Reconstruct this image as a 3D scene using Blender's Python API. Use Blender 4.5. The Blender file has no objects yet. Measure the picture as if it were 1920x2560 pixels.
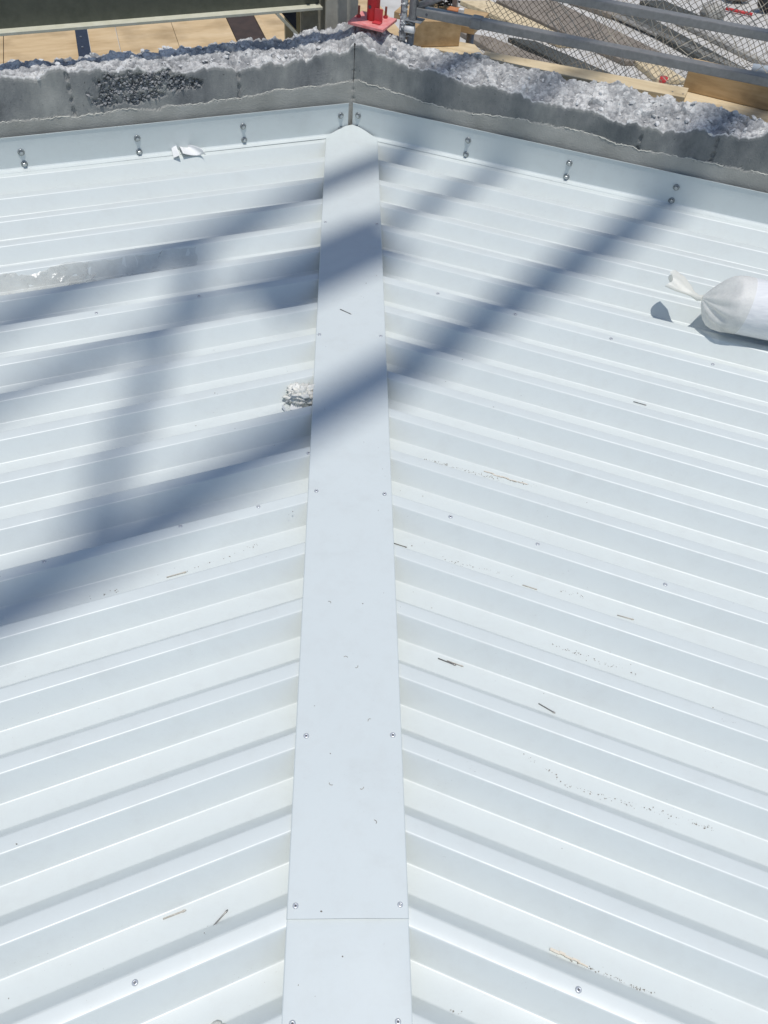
import bpy, bmesh, math, random
import numpy as np
from mathutils import Vector, Matrix, noise
random.seed(7)
SC = bpy.context.scene
COL = SC.collection
V = Vector

# ------------------------------------------------------------------ camera, sky, sun, exposure
CAM = V((-0.0443, -0.6997, 1.4696))
FWD = V((0.06305, 0.66405, -0.74502)).normalized()
UP0 = V((-0.02503, 0.74733, 0.66399))
RGT = FWD.cross(UP0).normalized()
UPV = RGT.cross(FWD).normalized()
cam = bpy.data.objects.new('camera', bpy.data.cameras.new('camera'))
COL.objects.link(cam)
cam.matrix_world = Matrix(((RGT.x, UPV.x, -FWD.x, CAM.x), (RGT.y, UPV.y, -FWD.y, CAM.y),
                           (RGT.z, UPV.z, -FWD.z, CAM.z), (0, 0, 0, 1)))
cam.data.sensor_fit = 'VERTICAL'
cam.data.sensor_height = 36.0
cam.data.lens = 36.0 * 2100.0 / 2560.0
cam.data.clip_start = 0.02
cam.data.clip_end = 3000.0
SC.camera = cam

SUN_EL = math.radians(79.0)
SUN_H = V((0.18, -0.98, 0)).normalized()
SUN = V((SUN_H.x * math.cos(SUN_EL), SUN_H.y * math.cos(SUN_EL), math.sin(SUN_EL)))
world = bpy.data.worlds.new("World")
SC.world = world
world.use_nodes = True
wn = world.node_tree
wn.nodes.clear()
sky = wn.nodes.new('ShaderNodeTexSky')
sky.sky_type = 'NISHITA'
sky.sun_disc = False
sky.sun_elevation = SUN_EL
sky.sun_rotation = math.atan2(SUN_H.x, SUN_H.y)
sky.altitude = 50
sky.air_density = 1.0
sky.dust_density = 0.6
sky.ozone_density = 0.7
bgn = wn.nodes.new('ShaderNodeBackground')
bgn.inputs['Strength'].default_value = 0.105
won = wn.nodes.new('ShaderNodeOutputWorld')
wn.links.new(sky.outputs[0], bgn.inputs[0])
wn.links.new(bgn.outputs[0], won.inputs[0])

sl = bpy.data.lights.new('sun', 'SUN')
sl.energy = 3.0
sl.angle = math.radians(0.53)
sl.color = (1.0, 0.97, 0.93)
so = bpy.data.objects.new('sun', sl)
COL.objects.link(so)
so.rotation_euler = SUN.to_track_quat('Z', 'Y').to_euler()
so.location = (0, 0, 20)

SC.view_settings.view_transform = 'Standard'
SC.view_settings.look = 'None'
SC.view_settings.exposure = -0.13
SC.view_settings.gamma = 1.0
SC.view_settings.use_curve_mapping = False

# ------------------------------------------------------------------ frames
ANG = math.radians(67.393)
SA, CA = math.sin(ANG), math.cos(ANG)
K = V((0, 2.605, 0))                       # the inside corner of the two walls, at rib-crest level
DL, DR = V((-SA, -CA, 0)), V((SA, -CA, 0))  # along the left and right wall, away from the corner
NL, NR = V((CA, -SA, 0)), V((-CA, -SA, 0))  # inward normals
SLOPE = {-1: 0.0240, 1: 0.0160}
PER = 0.14339                               # rib spacing
Y0 = 2.5004                                 # first crest edge where it meets the cap


def LF(t, b, z): return K + DL * t - NL * b + V((0, 0, z))
def RF(t, b, z): return K + DR * t - NR * b + V((0, 0, z))
def FR(s): return LF if s < 0 else RF


def rise(x):
    s = -1 if x < 0 else 1
    return SLOPE[s] * max(0.0, abs(x) - 0.1) / SA


# ------------------------------------------------------------------ object helpers
def link(name, me, parent=None, mat=None, smooth=False):
    o = bpy.data.objects.new(name, me)
    COL.objects.link(o)
    if parent is not None:
        o.parent = parent
    if mat is not None and not me.materials:
        me.materials.append(mat)
    if smooth:
        me.polygons.foreach_set('use_smooth', [True] * len(me.polygons))
    return o


def mesh(name, verts, faces, parent=None, mat=None, smooth=False):
    me = bpy.data.meshes.new(name)
    me.from_pydata([tuple(v) for v in verts], [], faces)
    me.update()
    return link(name, me, parent, mat, smooth)


def tag(o, label=None, cat=None, group=None, kind=None):
    if label: o['label'] = label
    if cat: o['category'] = cat
    if group: o['group'] = group
    if kind: o['kind'] = kind
    return o


def thing(name, label, cat, loc=(0, 0, 0), group=None):
    o = bpy.data.objects.new(name, None)
    o.empty_display_size = 0.05
    COL.objects.link(o)
    o.location = loc
    return tag(o, label, cat, group)


class Geo:
    """collects vertices and faces in world space"""
    def __init__(self): self.v, self.f = [], []

    def add(self, vs, fs):
        n = len(self.v)
        self.v += [V(p) for p in vs]
        self.f += [tuple(i + n for i in q) for q in fs]
        return self

    def box(self, o, ex, ey, ez):
        """box from corner o along three edge vectors"""
        p = [o, o + ex, o + ex + ey, o + ey]
        q = [a + ez for a in p]
        return self.add(p + q, [(3, 2, 1, 0), (4, 5, 6, 7), (0, 1, 5, 4), (1, 2, 6, 5), (2, 3, 7, 6), (3, 0, 4, 7)])

    def prism(self, pts, top, thick):
        """flat board: polygon (x, y) at height top, extruded down"""
        n = len(pts)
        a = sum(pts[i][0] * pts[(i + 1) % n][1] - pts[(i + 1) % n][0] * pts[i][1] for i in range(n))
        if a < 0: pts = pts[::-1]
        T = [V((x, y, top)) for x, y in pts]
        B = [V((x, y, top - thick)) for x, y in pts]
        fs = [tuple(range(n)), tuple(range(2 * n - 1, n - 1, -1))]
        for i in range(n):
            j = (i + 1) % n
            fs.append((i, i + n, j + n, j))
        return self.add(T + B, fs)

    def tube(self, pts, rad, seg=8, cap=True):
        pts = [V(p) for p in pts]
        n = len(pts)
        if not hasattr(rad, '__len__'): rad = [rad] * n
        up = None
        rings = []
        for i, p in enumerate(pts):
            d = (pts[min(i + 1, n - 1)] - pts[max(i - 1, 0)]).normalized()
            if up is None:
                up = V((0, 0, 1)) if abs(d.z) < 0.9 else V((1, 0, 0))
            e = (up - d * up.dot(d)).normalized()
            up = e
            g = d.cross(e)
            rings.append([p + (e * math.cos(2 * math.pi * k / seg) + g * math.sin(2 * math.pi * k / seg)) * rad[i] for k in range(seg)])
        vs = [q for r_ in rings for q in r_]
        fs = []
        for i in range(n - 1):
            for k in range(seg):
                k2 = (k + 1) % seg
                fs.append((i * seg + k, i * seg + k2, (i + 1) * seg + k2, (i + 1) * seg + k))
        if cap:
            fs.append(tuple(range(seg - 1, -1, -1)))
            fs.append(tuple((n - 1) * seg + k for k in range(seg)))
        return self.add(vs, fs)

    def make(self, name, parent=None, mat=None, smooth=False, bevel=0.0):
        org = parent.matrix_world.translation if False else None
        vs = self.v
        if parent is not None:
            off = V((0, 0, 0))
            p = parent
            while p is not None:
                off += p.location
                p = p.parent
            vs = [v - off for v in vs]
        o = mesh(name, vs, self.f, parent, mat, smooth)
        if bevel:
            m = o.modifiers.new('bevel', 'BEVEL')
            m.width = bevel
            m.segments = 2
            m.limit_method = 'ANGLE'
        return o


# ------------------------------------------------------------------ materials
def mat(name, base, rough=0.6, metal=0.0, spec=0.5):
    m = bpy.data.materials.new(name)
    m.use_nodes = True
    nt = m.node_tree
    b = nt.nodes['Principled BSDF']
    b.inputs['Base Color'].default_value = (*base, 1)
    b.inputs['Roughness'].default_value = rough
    b.inputs['Metallic'].default_value = metal
    b.inputs['Specular IOR Level'].default_value = spec
    return m, nt, b


def nz(nt, scale, detail=4, rough=0.55, vec=None, dim='3D'):
    n = nt.nodes.new('ShaderNodeTexNoise')
    n.inputs['Scale'].default_value = scale
    n.inputs['Detail'].default_value = detail
    n.inputs['Roughness'].default_value = rough
    if vec is not None: nt.links.new(vec, n.inputs['Vector'])
    return n.outputs['Fac']


def ramp(nt, fac, stops):
    r_ = nt.nodes.new('ShaderNodeValToRGB')
    el = r_.color_ramp.elements
    while len(el) < len(stops): el.new(0.5)
    for e, (p, c) in zip(el, stops):
        e.position = p
        e.color = (*c, 1) if hasattr(c, '__len__') else (c, c, c, 1)
    nt.links.new(fac, r_.inputs[0])
    return r_.outputs[0]


def mix(nt, fac, a, b, mode='MIX'):
    m = nt.nodes.new('ShaderNodeMix')
    m.data_type = 'RGBA'
    m.blend_type = mode
    for sock, val in ((m.inputs[0], fac), (m.inputs[6], a), (m.inputs[7], b)):
        if hasattr(val, 'is_output'): nt.links.new(val, sock)
        elif hasattr(val, '__len__'): sock.default_value = (*val, 1)
        else: sock.default_value = val
    return m.outputs[2]


def bump(nt, bsdf, h, strength=0.3, dist=0.002):
    b = nt.nodes.new('ShaderNodeBump')
    b.inputs['Strength'].default_value = strength
    b.inputs['Distance'].default_value = dist
    nt.links.new(h, b.inputs['Height'])
    nt.links.new(b.outputs[0], bsdf.inputs['Normal'])


def pos(nt, scale=None, rot=None):
    g = nt.nodes.new('ShaderNodeNewGeometry')
    o = g.outputs['Position']
    if scale or rot:
        m = nt.nodes.new('ShaderNodeMapping')
        if scale: m.inputs['Scale'].default_value = scale
        if rot: m.inputs['Rotation'].default_value = rot
        nt.links.new(o, m.inputs['Vector'])
        o = m.outputs[0]
    return o


def mat_paint(name, base, dirt=0.5, rough=0.33):
    m, nt, b = mat(name, base, rough)
    p = pos(nt)
    n1 = nz(nt, 2.3, 3, 0.5, p)
    c = mix(nt, n1, tuple(x * 0.965 for x in base), tuple(min(1, x * 1.03) for x in base))
    sp = nz(nt, 210, 2, 0.5, p)
    patch = nz(nt, 7, 3, 0.6, p)
    ms = nt.nodes.new('ShaderNodeMath'); ms.operation = 'MULTIPLY'
    nt.links.new(ramp(nt, sp, [(0.70, 0.0), (0.76, 1.0)]), ms.inputs[0])
    nt.links.new(ramp(nt, patch, [(0.52, 0.0), (0.72, dirt)]), ms.inputs[1])
    c = mix(nt, ms.outputs[0], c, (0.30, 0.29, 0.27))
    film = nz(nt, 26, 5, 0.65, p)
    c = mix(nt, ramp(nt, film, [(0.48, 0.0), (0.85, 0.15)]), c, (0.45, 0.44, 0.40))
    nt.links.new(c, b.inputs['Base Color'])
    r1 = nt.nodes.new('ShaderNodeMapRange')
    r1.inputs[3].default_value = rough - 0.07
    r1.inputs[4].default_value = rough + 0.12
    nt.links.new(film, r1.inputs[0])
    nt.links.new(r1.outputs[0], b.inputs['Roughness'])
    sm = nz(nt, 4.5, 6, 0.7, pos(nt, (1.0, 2.2, 1.0)))
    c2 = mix(nt, ramp(nt, sm, [(0.54, 0.0), (0.70, 0.10)]), c, (0.42, 0.42, 0.39))
    nt.links.new(c2, b.inputs['Base Color'])
    bump(nt, b, nz(nt, 3.2, 2, 0.4, p), 0.5, 0.014)
    return m


M = {}
M['roof'] = mat_paint('white_roof_paint', (0.665, 0.708, 0.686), 0.6)
M['cap'] = mat_paint('white_cap_paint', (0.655, 0.702, 0.688), 0.35, 0.36)
M['flash'] = mat_paint('white_flashing_paint', (0.666, 0.710, 0.696), 0.35, 0.36)


def mat_concrete():
    m, nt, b = mat('wall_concrete', (0.3, 0.3, 0.29), 0.92, 0, 0.25)
    p = pos(nt)
    at = nt.nodes.new('ShaderNodeAttribute'); at.attribute_name = 'zone'
    sep = nt.nodes.new('ShaderNodeSeparateColor')
    nt.links.new(at.outputs['Color'], sep.inputs[0])
    rough_z, low_z, cell_z = sep.outputs[0], sep.outputs[1], sep.outputs[2]
    st = nz(nt, 6.5, 7, 0.68, pos(nt, (1, 1, 0.55)))
    face = ramp(nt, st, [(0.30, (0.16, 0.163, 0.162)), (0.42, (0.25, 0.252, 0.245)), (0.54, (0.33, 0.328, 0.306)), (0.70, (0.46, 0.45, 0.41))])
    low = ramp(nt, nz(nt, 9, 5, 0.6, p), [(0.3, (0.36, 0.352, 0.315)), (0.7, (0.48, 0.47, 0.425))])
    pit = nz(nt, 130, 3, 0.6, p)
    face = mix(nt, ramp(nt, pit, [(0.27, 0.75), (0.33, 0.0)]), face, (0.06, 0.06, 0.06))
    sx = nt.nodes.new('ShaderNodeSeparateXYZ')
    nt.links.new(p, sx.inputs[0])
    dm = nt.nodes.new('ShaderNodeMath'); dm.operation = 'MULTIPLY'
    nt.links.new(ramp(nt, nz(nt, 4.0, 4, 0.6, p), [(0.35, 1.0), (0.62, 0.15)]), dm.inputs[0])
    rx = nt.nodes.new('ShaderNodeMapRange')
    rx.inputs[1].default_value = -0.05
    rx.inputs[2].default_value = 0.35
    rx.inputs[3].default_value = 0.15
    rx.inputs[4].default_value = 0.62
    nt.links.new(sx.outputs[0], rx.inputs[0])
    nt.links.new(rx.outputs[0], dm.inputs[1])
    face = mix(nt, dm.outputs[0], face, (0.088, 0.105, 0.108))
    c = mix(nt, low_z, face, low)
    rb = ramp(nt, nz(nt, 75, 8, 0.78, p), [(0.26, (0.36, 0.36, 0.35)), (0.38, (0.64, 0.615, 0.59)), (0.55, (0.78, 0.775, 0.74)), (0.68, (0.86, 0.855, 0.82))])
    vo = nt.nodes.new('ShaderNodeTexVoronoi')
    vo.inputs['Scale'].default_value = 85
    vo.inputs['Randomness'].default_value = 1.0
    nt.links.new(p, vo.inputs['Vector'])
    sv = nt.nodes.new('ShaderNodeSeparateColor')
    nt.links.new(vo.outputs['Color'], sv.inputs[0])
    rb = mix(nt, ramp(nt, sv.outputs[0], [(0.62, 0.0), (0.95, 0.40)]), rb, (0.40, 0.40, 0.39))
    rb = mix(nt, ramp(nt, vo.outputs['Distance'], [(0.55, 0.0), (0.85, 0.5)]), rb, (0.22, 0.22, 0.22))  # crevice shade between flakes painted in as dark gaps
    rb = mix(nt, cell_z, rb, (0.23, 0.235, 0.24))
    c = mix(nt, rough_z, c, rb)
    nt.links.new(c, b.inputs['Base Color'])
    h = nz(nt, 170, 5, 0.7, p)
    bump(nt, b, h, 0.6, 0.004)
    return m


M['concrete'] = mat_concrete()


def mat_noise(name, stops, scale=20, rough=0.7, metal=0.0, stretch=None, rot=None, bmp=0.0, spec=0.5, detail=5):
    m, nt, b = mat(name, stops[0][1], rough, metal, spec)
    p = pos(nt, stretch, rot)
    n = nz(nt, scale, detail, 0.6, p)
    nt.links.new(ramp(nt, n, stops), b.inputs['Base Color'])
    if bmp: bump(nt, b, n, bmp, 0.002)
    return m


def mat_wood(name, c0, c1, c2, ang, scale=9, stretch=(2.0, 26, 26), knots=True):
    m, nt, b = mat(name, c1, 0.72, 0, 0.3)
    p = pos(nt, None, (0, 0, ang))
    mp = nt.nodes.new('ShaderNodeMapping')
    mp.inputs['Scale'].default_value = stretch
    nt.links.new(p, mp.inputs['Vector'])
    n = nz(nt, 1.6, 6, 0.65, mp.outputs[0])
    c = ramp(nt, n, [(0.25, c0), (0.5, c1), (0.75, c2)])
    big = nz(nt, scale, 3, 0.5, p)
    c = mix(nt, ramp(nt, big, [(0.50, 0.0), (0.74, 0.6)]), c, tuple(x * 0.62 for x in c0))
    nt.links.new(c, b.inputs['Base Color'])
    bump(nt, b, n, 0.25, 0.002)
    return m


AD = math.atan2(-DR.y, DR.x)
M['ply'] = mat_wood('plywood', (0.48, 0.33, 0.17), (0.63, 0.46, 0.26), (0.72, 0.55, 0.34), -AD, 5, (2.0, 9, 9))
M['dark_brown'] = mat_noise('dark_brown_panel', [(0.3, (0.040, 0.024, 0.015)), (0.7, (0.075, 0.045, 0.03))], 14, 0.6)  # deck panel much darker brown than the plywood
M['pale_wood'] = mat_wood('pale_timber', (0.56, 0.43, 0.25), (0.68, 0.55, 0.35), (0.76, 0.64, 0.44), AD, 12, (1.2, 22, 22))
M['brown_wood'] = mat_wood('weathered_timber', (0.36, 0.235, 0.12), (0.52, 0.36, 0.19), (0.63, 0.46, 0.27), AD, 10, (2.2, 24, 24))
M['olive'] = mat_noise('olive_steel_paint', [(0.3, (0.078, 0.086, 0.064)), (0.7, (0.112, 0.118, 0.09))], 30, 0.6)
M['olive_light'] = mat_noise('grey_olive_steel_paint', [(0.3, (0.42, 0.40, 0.33)), (0.7, (0.54, 0.52, 0.43))], 40, 0.6)
M['stiff'] = mat_noise('olive_brown_primer', [(0.3, (0.58, 0.50, 0.32)), (0.7, (0.68, 0.60, 0.40))], 20, 0.7)
M['flange'] = mat_noise('pale_flange', [(0.3, (0.56, 0.55, 0.42)), (0.7, (0.66, 0.65, 0.53))], 30, 0.7)  # much paler than the olive web
M['navy'] = mat_noise('navy_steel_and_shade', [(0.3, (0.018, 0.024, 0.040)), (0.7, (0.030, 0.038, 0.06))], 40, 0.55)
M['red'] = mat_noise('red_paint', [(0.3, (0.42, 0.035, 0.04)), (0.62, (0.62, 0.06, 0.07)), (0.8, (0.70, 0.16, 0.15))], 28, 0.45)
M['plate'] = mat_noise('sunlit_red_paint', [(0.3, (0.68, 0.18, 0.17)), (0.6, (0.80, 0.32, 0.30)), (0.8, (0.74, 0.46, 0.44))], 45, 0.6)  # plate red lightened to a sunlit pink in its colour
M['galv'] = mat_noise('galvanised_steel', [(0.3, (0.26, 0.27, 0.28)), (0.7, (0.40, 0.41, 0.42))], 70, 0.45, 0.55)
M['galv_dark'] = mat_noise('dull_galvanised_steel', [(0.3, (0.17, 0.165, 0.155)), (0.7, (0.24, 0.233, 0.22))], 60, 0.3, 0.0, None, None, 0.0, 1.0)
M['splatter'] = mat_noise('concrete_splattered_steel', [(0.42, (0.16, 0.16, 0.16)), (0.5, (0.42, 0.42, 0.41)), (0.62, (0.58, 0.58, 0.57))], 60, 0.8, 0.0, None, None, 0.8)
M['screw'] = mat_noise('zinc_screw', [(0.3, (0.42, 0.45, 0.46)), (0.7, (0.62, 0.65, 0.66))], 300, 0.28, 0.9)
M['washer'] = mat_noise('washer_rubber_steel', [(0.3, (0.24, 0.26, 0.26)), (0.7, (0.36, 0.38, 0.38))], 300, 0.35, 0.6)
M['rivet'] = mat('aluminium_rivet', (0.58, 0.60, 0.62), 0.3, 0.35)[0]
M['hole'] = mat('dark_rivet_hole', (0.10, 0.10, 0.11), 0.6)[0]
M['mandrel'] = mat_noise('steel_mandrel', [(0.3, (0.22, 0.21, 0.20)), (0.7, (0.42, 0.40, 0.38))], 200, 0.4, 0.7)
M['mandrel_pale'] = mat_noise('pale_splinter', [(0.3, (0.45, 0.41, 0.35)), (0.7, (0.62, 0.58, 0.50))], 200, 0.6)
M['paper'] = mat('white_paper', (0.80, 0.80, 0.79), 0.7)[0]
M['tan'] = mat_noise('tan_foam', [(0.3, (0.66, 0.58, 0.46)), (0.7, (0.78, 0.72, 0.62))], 160, 0.8)
M['grit'] = mat_noise('grey_brown_grit', [(0.35, (0.15, 0.14, 0.12)), (0.65, (0.36, 0.33, 0.28))], 300, 0.85)
M['chip'] = mat_noise('concrete_chip', [(0.3, (0.48, 0.48, 0.47)), (0.7, (0.80, 0.795, 0.77))], 60, 0.9)
M['pebble'] = mat_noise('grey_aggregate', [(0.3, (0.17, 0.175, 0.18)), (0.7, (0.38, 0.38, 0.38))], 40, 0.85)
M['fin'] = mat('pale_mortar', (0.56, 0.55, 0.49), 0.9)[0]
M['ground'] = mat_noise('pale_ground', [(0.3, (0.46, 0.44, 0.40)), (0.5, (0.56, 0.54, 0.50)), (0.7, (0.62, 0.60, 0.56))], 2.2, 0.9)
M['rust'] = mat_noise('brown_steel_plate', [(0.3, (0.20, 0.165, 0.13)), (0.7, (0.30, 0.255, 0.205))], 5, 0.7)
M['darksteel'] = mat_noise('dark_green_steel', [(0.3, (0.045, 0.048, 0.042)), (0.7, (0.085, 0.088, 0.078))], 4, 0.7)
M['greysteel'] = mat_noise('grey_steel', [(0.3, (0.30, 0.28, 0.25)), (0.7, (0.44, 0.42, 0.37))], 4, 0.6)
M['net'] = mat_noise('brown_net_cord', [(0.3, (0.24, 0.19, 0.13)), (0.7, (0.42, 0.345, 0.25))], 12, 0.85)
M['net_pale'] = mat_noise('pale_net_cord', [(0.3, (0.38, 0.34, 0.27)), (0.7, (0.60, 0.55, 0.45))], 14, 0.85)
M['black'] = mat('black_rubber', (0.02, 0.02, 0.022), 0.7)[0]
M['redplastic'] = mat('red_plastic', (0.62, 0.05, 0.05), 0.5)[0]
M['orange'] = mat_noise('orange_brick', [(0.3, (0.46, 0.17, 0.07)), (0.7, (0.58, 0.25, 0.11))], 40, 0.8)
M['bluewhite'] = mat_noise('pale_blue_plastic', [(0.3, (0.48, 0.54, 0.60)), (0.7, (0.60, 0.66, 0.70))], 9, 0.5)
M['whiteplastic'] = mat('white_plastic', (0.74, 0.74, 0.72), 0.5)[0]


def mat_film(name, base, alpha, rough=0.25, crinkle=60.0, st=0.7):
    m = bpy.data.materials.new(name)
    m.use_nodes = True
    nt = m.node_tree
    b = nt.nodes['Principled BSDF']
    b.inputs['Base Color'].default_value = (*base, 1)
    b.inputs['Roughness'].default_value = rough
    p = pos(nt)
    n = nz(nt, crinkle, 4, 0.6, p)
    bump(nt, b, n, st, 0.004)
    tl = nt.nodes.new('ShaderNodeBsdfTranslucent')
    tl.inputs[0].default_value = (*base, 1)
    tr = nt.nodes.new('ShaderNodeBsdfTransparent')
    m1 = nt.nodes.new('ShaderNodeMixShader')
    m1.inputs[0].default_value = 0.35
    nt.links.new(b.outputs[0], m1.inputs[1])
    nt.links.new(tl.outputs[0], m1.inputs[2])
    m2 = nt.nodes.new('ShaderNodeMixShader')
    a0, a1 = alpha
    r1 = nt.nodes.new('ShaderNodeMapRange')
    r1.inputs[1].default_value = 0.3
    r1.inputs[2].default_value = 0.7
    r1.inputs[3].default_value = a0
    r1.inputs[4].default_value = a1
    nt.links.new(nz(nt, 22, 4, 0.6, p), r1.inputs[0])
    nt.links.new(r1.outputs[0], m2.inputs[0])
    nt.links.new(tr.outputs[0], m2.inputs[1])
    nt.links.new(m1.outputs[0], m2.inputs[2])
    nt.links.new(m2.outputs[0], nt.nodes['Material Output'].inputs[0])
    return m


M['film'] = mat_film('clear_plastic_film', (0.62, 0.60, 0.55), (0.05, 0.24), 0.10, 40, 0.35)
M['film_milky'] = mat_film('cloudy_plastic_film', (0.68, 0.66, 0.61), (0.16, 0.46), 0.14, 40, 0.35)
M['crumple'] = mat_film('cream_plastic', (0.88, 0.87, 0.80), (0.94, 1.0), 0.4, 90, 0.25)
M['cream'] = mat_noise('cream_plastic_wad', [(0.3, (0.74, 0.72, 0.64)), (0.7, (0.86, 0.85, 0.78))], 60, 0.4)
M['bag'] = mat_film('milky_plastic_bag', (0.93, 0.92, 0.87), (0.55, 0.9), 0.48, 40, 0.5)


def mat_roll():
    m, nt, b = mat('white_wrapped_roll', (0.80, 0.80, 0.80), 0.6, 0, 0.25)
    p = pos(nt)
    w = nt.nodes.new('ShaderNodeTexNoise')
    mp = nt.nodes.new('ShaderNodeMapping')
    mp.inputs['Rotation'].default_value = (0, 0, math.radians(17))
    mp.inputs['Scale'].default_value = (1.5, 60, 60)
    nt.links.new(p, mp.inputs[0])
    nt.links.new(mp.outputs[0], w.inputs['Vector'])
    w.inputs['Scale'].default_value = 2.0
    nt.links.new(ramp(nt, w.outputs['Fac'], [(0.3, (0.74, 0.745, 0.75)), (0.7, (0.83, 0.83, 0.82))]), b.inputs['Base Color'])
    bump(nt, b, w.outputs['Fac'], 0.4, 0.003)
    return m


M['roll'] = mat_roll()

# ------------------------------------------------------------------ setting: ground
g = Geo()
g.add([(-600, -600, -3.0), (600, -600, -3.0), (600, 900, -3.0), (-600, 900, -3.0)], [(0, 1, 2, 3)])
ground = g.make('ground', None, M['ground'])
ground['kind'] = 'structure'

# ------------------------------------------------------------------ ribbed roof sheets
def sheet_profile():
    """one rib period in the across-rib direction u (toward the camera) and height h, bends rounded"""
    H, RUN, CR = -0.045, 0.0325, 0.0295
    corners = [(-CR - 0.0, 0.0), (0.0, 0.0), (RUN, H), (PER - CR - RUN, H), (PER - CR, 0.0), (PER, 0.0)]
    out = []
    for i in range(1, len(corners) - 1):
        a, b, c = (np.array(corners[k]) for k in (i - 1, i, i + 1))
        d0 = (a - b) / np.linalg.norm(a - b)
        d1 = (c - b) / np.linalg.norm(c - b)
        R = 0.0030
        p0, p1 = b + d0 * R, b + d1 * R
        for s in np.linspace(0, 1, 4):
            out.append(tuple((1 - s) ** 2 * p0 + 2 * s * (1 - s) * b + s * s * p1))
    return out


PROF = sheet_profile()


def roof_line(s, u, h, L=2.6):
    """points along one line of the sheet on side s from under the cap outwards, on the wall side frame"""
    n = NL if s < 0 else NR
    d = DL if s < 0 else DR
    base = V((s * 0.1, Y0, 0)) + n * u           # a point on this line (perpendicular offset)
    # slide along d to x = s*0.03
    k0 = (s * 0.035 - base.x) / d.x
    pts = []
    for i in range(13):
        k = k0 + L * (i / 12.0) ** 1.3
        p = base + d * k
        pts.append(V((p.x, p.y, h + rise(p.x))))
    return pts


def make_sheet(s, k, parent, n0, n1):
    us = []
    lap = 0.0018
    for n in range(n0, n1):
        for (u, h) in PROF:
            us.append((n * PER + u, h))
    # lap edge on the far crest lies over the previous sheet
    us = [(n0 * PER - 0.026, lap), (n0 * PER - 0.012, lap * 0.6)] + us
    us.append((n1 * PER - 0.006, 0.0))
    vs, fs = [], []
    for (u, h) in us:
        vs += roof_line(s, u, h)
    m = 13
    for i in range(len(us) - 1):
        for j in range(m - 1):
            q = (i * m + j, i * m + j + 1, (i + 1) * m + j + 1, (i + 1) * m + j)
            fs.append(q if s < 0 else q[::-1])
    o = mesh('roof_sheet', vs, fs, parent, M['roof'], True)
    return o


# shared rivet meshes ---------------------------------------------------------
def rivet_mesh():
    bm = bmesh.new()
    rings = [(0.0052, 0.0), (0.0052, 0.0008), (0.0044, 0.0017), (0.0030, 0.0021), (0.0017, 0.0018), (0.0014, 0.0004)]
    seg = 14
    R = [[bm.verts.new((r_ * math.cos(2 * math.pi * k / seg), r_ * math.sin(2 * math.pi * k / seg), z)) for k in range(seg)] for r_, z in rings]
    for i in range(len(R) - 1):
        for k in range(seg):
            f = bm.faces.new((R[i][k], R[i][(k + 1) % seg], R[i + 1][(k + 1) % seg], R[i + 1][k]))
            f.smooth = True
            if i == 4: f.material_index = 1
    f = bm.faces.new(R[-1]); f.material_index = 1
    me = bpy.data.meshes.new('rivet')
    bm.to_mesh(me); bm.free()
    me.materials.append(M['rivet']); me.materials.append(M['hole'])
    return me


RIV = rivet_mesh()


def put_rivet(parent, x, y, z, tilt=None):
    o = bpy.data.objects.new('rivet', RIV)
    COL.objects.link(o)
    o.parent = parent
    o.location = V((x, y, z)) - parent.location
    o.rotation_euler = (random.uniform(-.08, .08), random.uniform(-.08, .08), random.uniform(0, 6))
    sc = random.uniform(0.92, 1.08)
    o.scale = (sc, sc, sc)
    return o


deck = {}
for s, side in ((-1, 'left'), (1, 'right')):
    t = thing('ribbed_roof', 'white ribbed metal roof slope %s of the smooth cap strip, ribs running along the %s wall' % (
        'left' if s < 0 else 'right', 'left' if s < 0 else 'right'), 'metal roof', (s * 0.8, 1.0, 0))
    deck[s] = t
    for k in range(5):
        sh = make_sheet(s, k, t, [0, 6, 12, 18, 24][k], [6, 12, 18, 24, 30][k])
        # keep mesh in world position
        sh.location = -t.location
for x, y in [(-.722, 1.323), (-.449, 1.436), (-.653, .43), (-.382, .544), (-.213, .613), (-.326, -.375), (-.103, .848 - .05)]:
    put_rivet(deck[-1], x, y, rise(x) + 0.0009)
for x, y in [(.267, 1.51), (.494, 1.413), (.764, 1.303), (1.037, 1.193), (.236, .597), (.431, .517), (.701, .405), (.363, -.391)]:
    put_rivet(deck[1], x, y, rise(x) + 0.0009)

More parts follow.
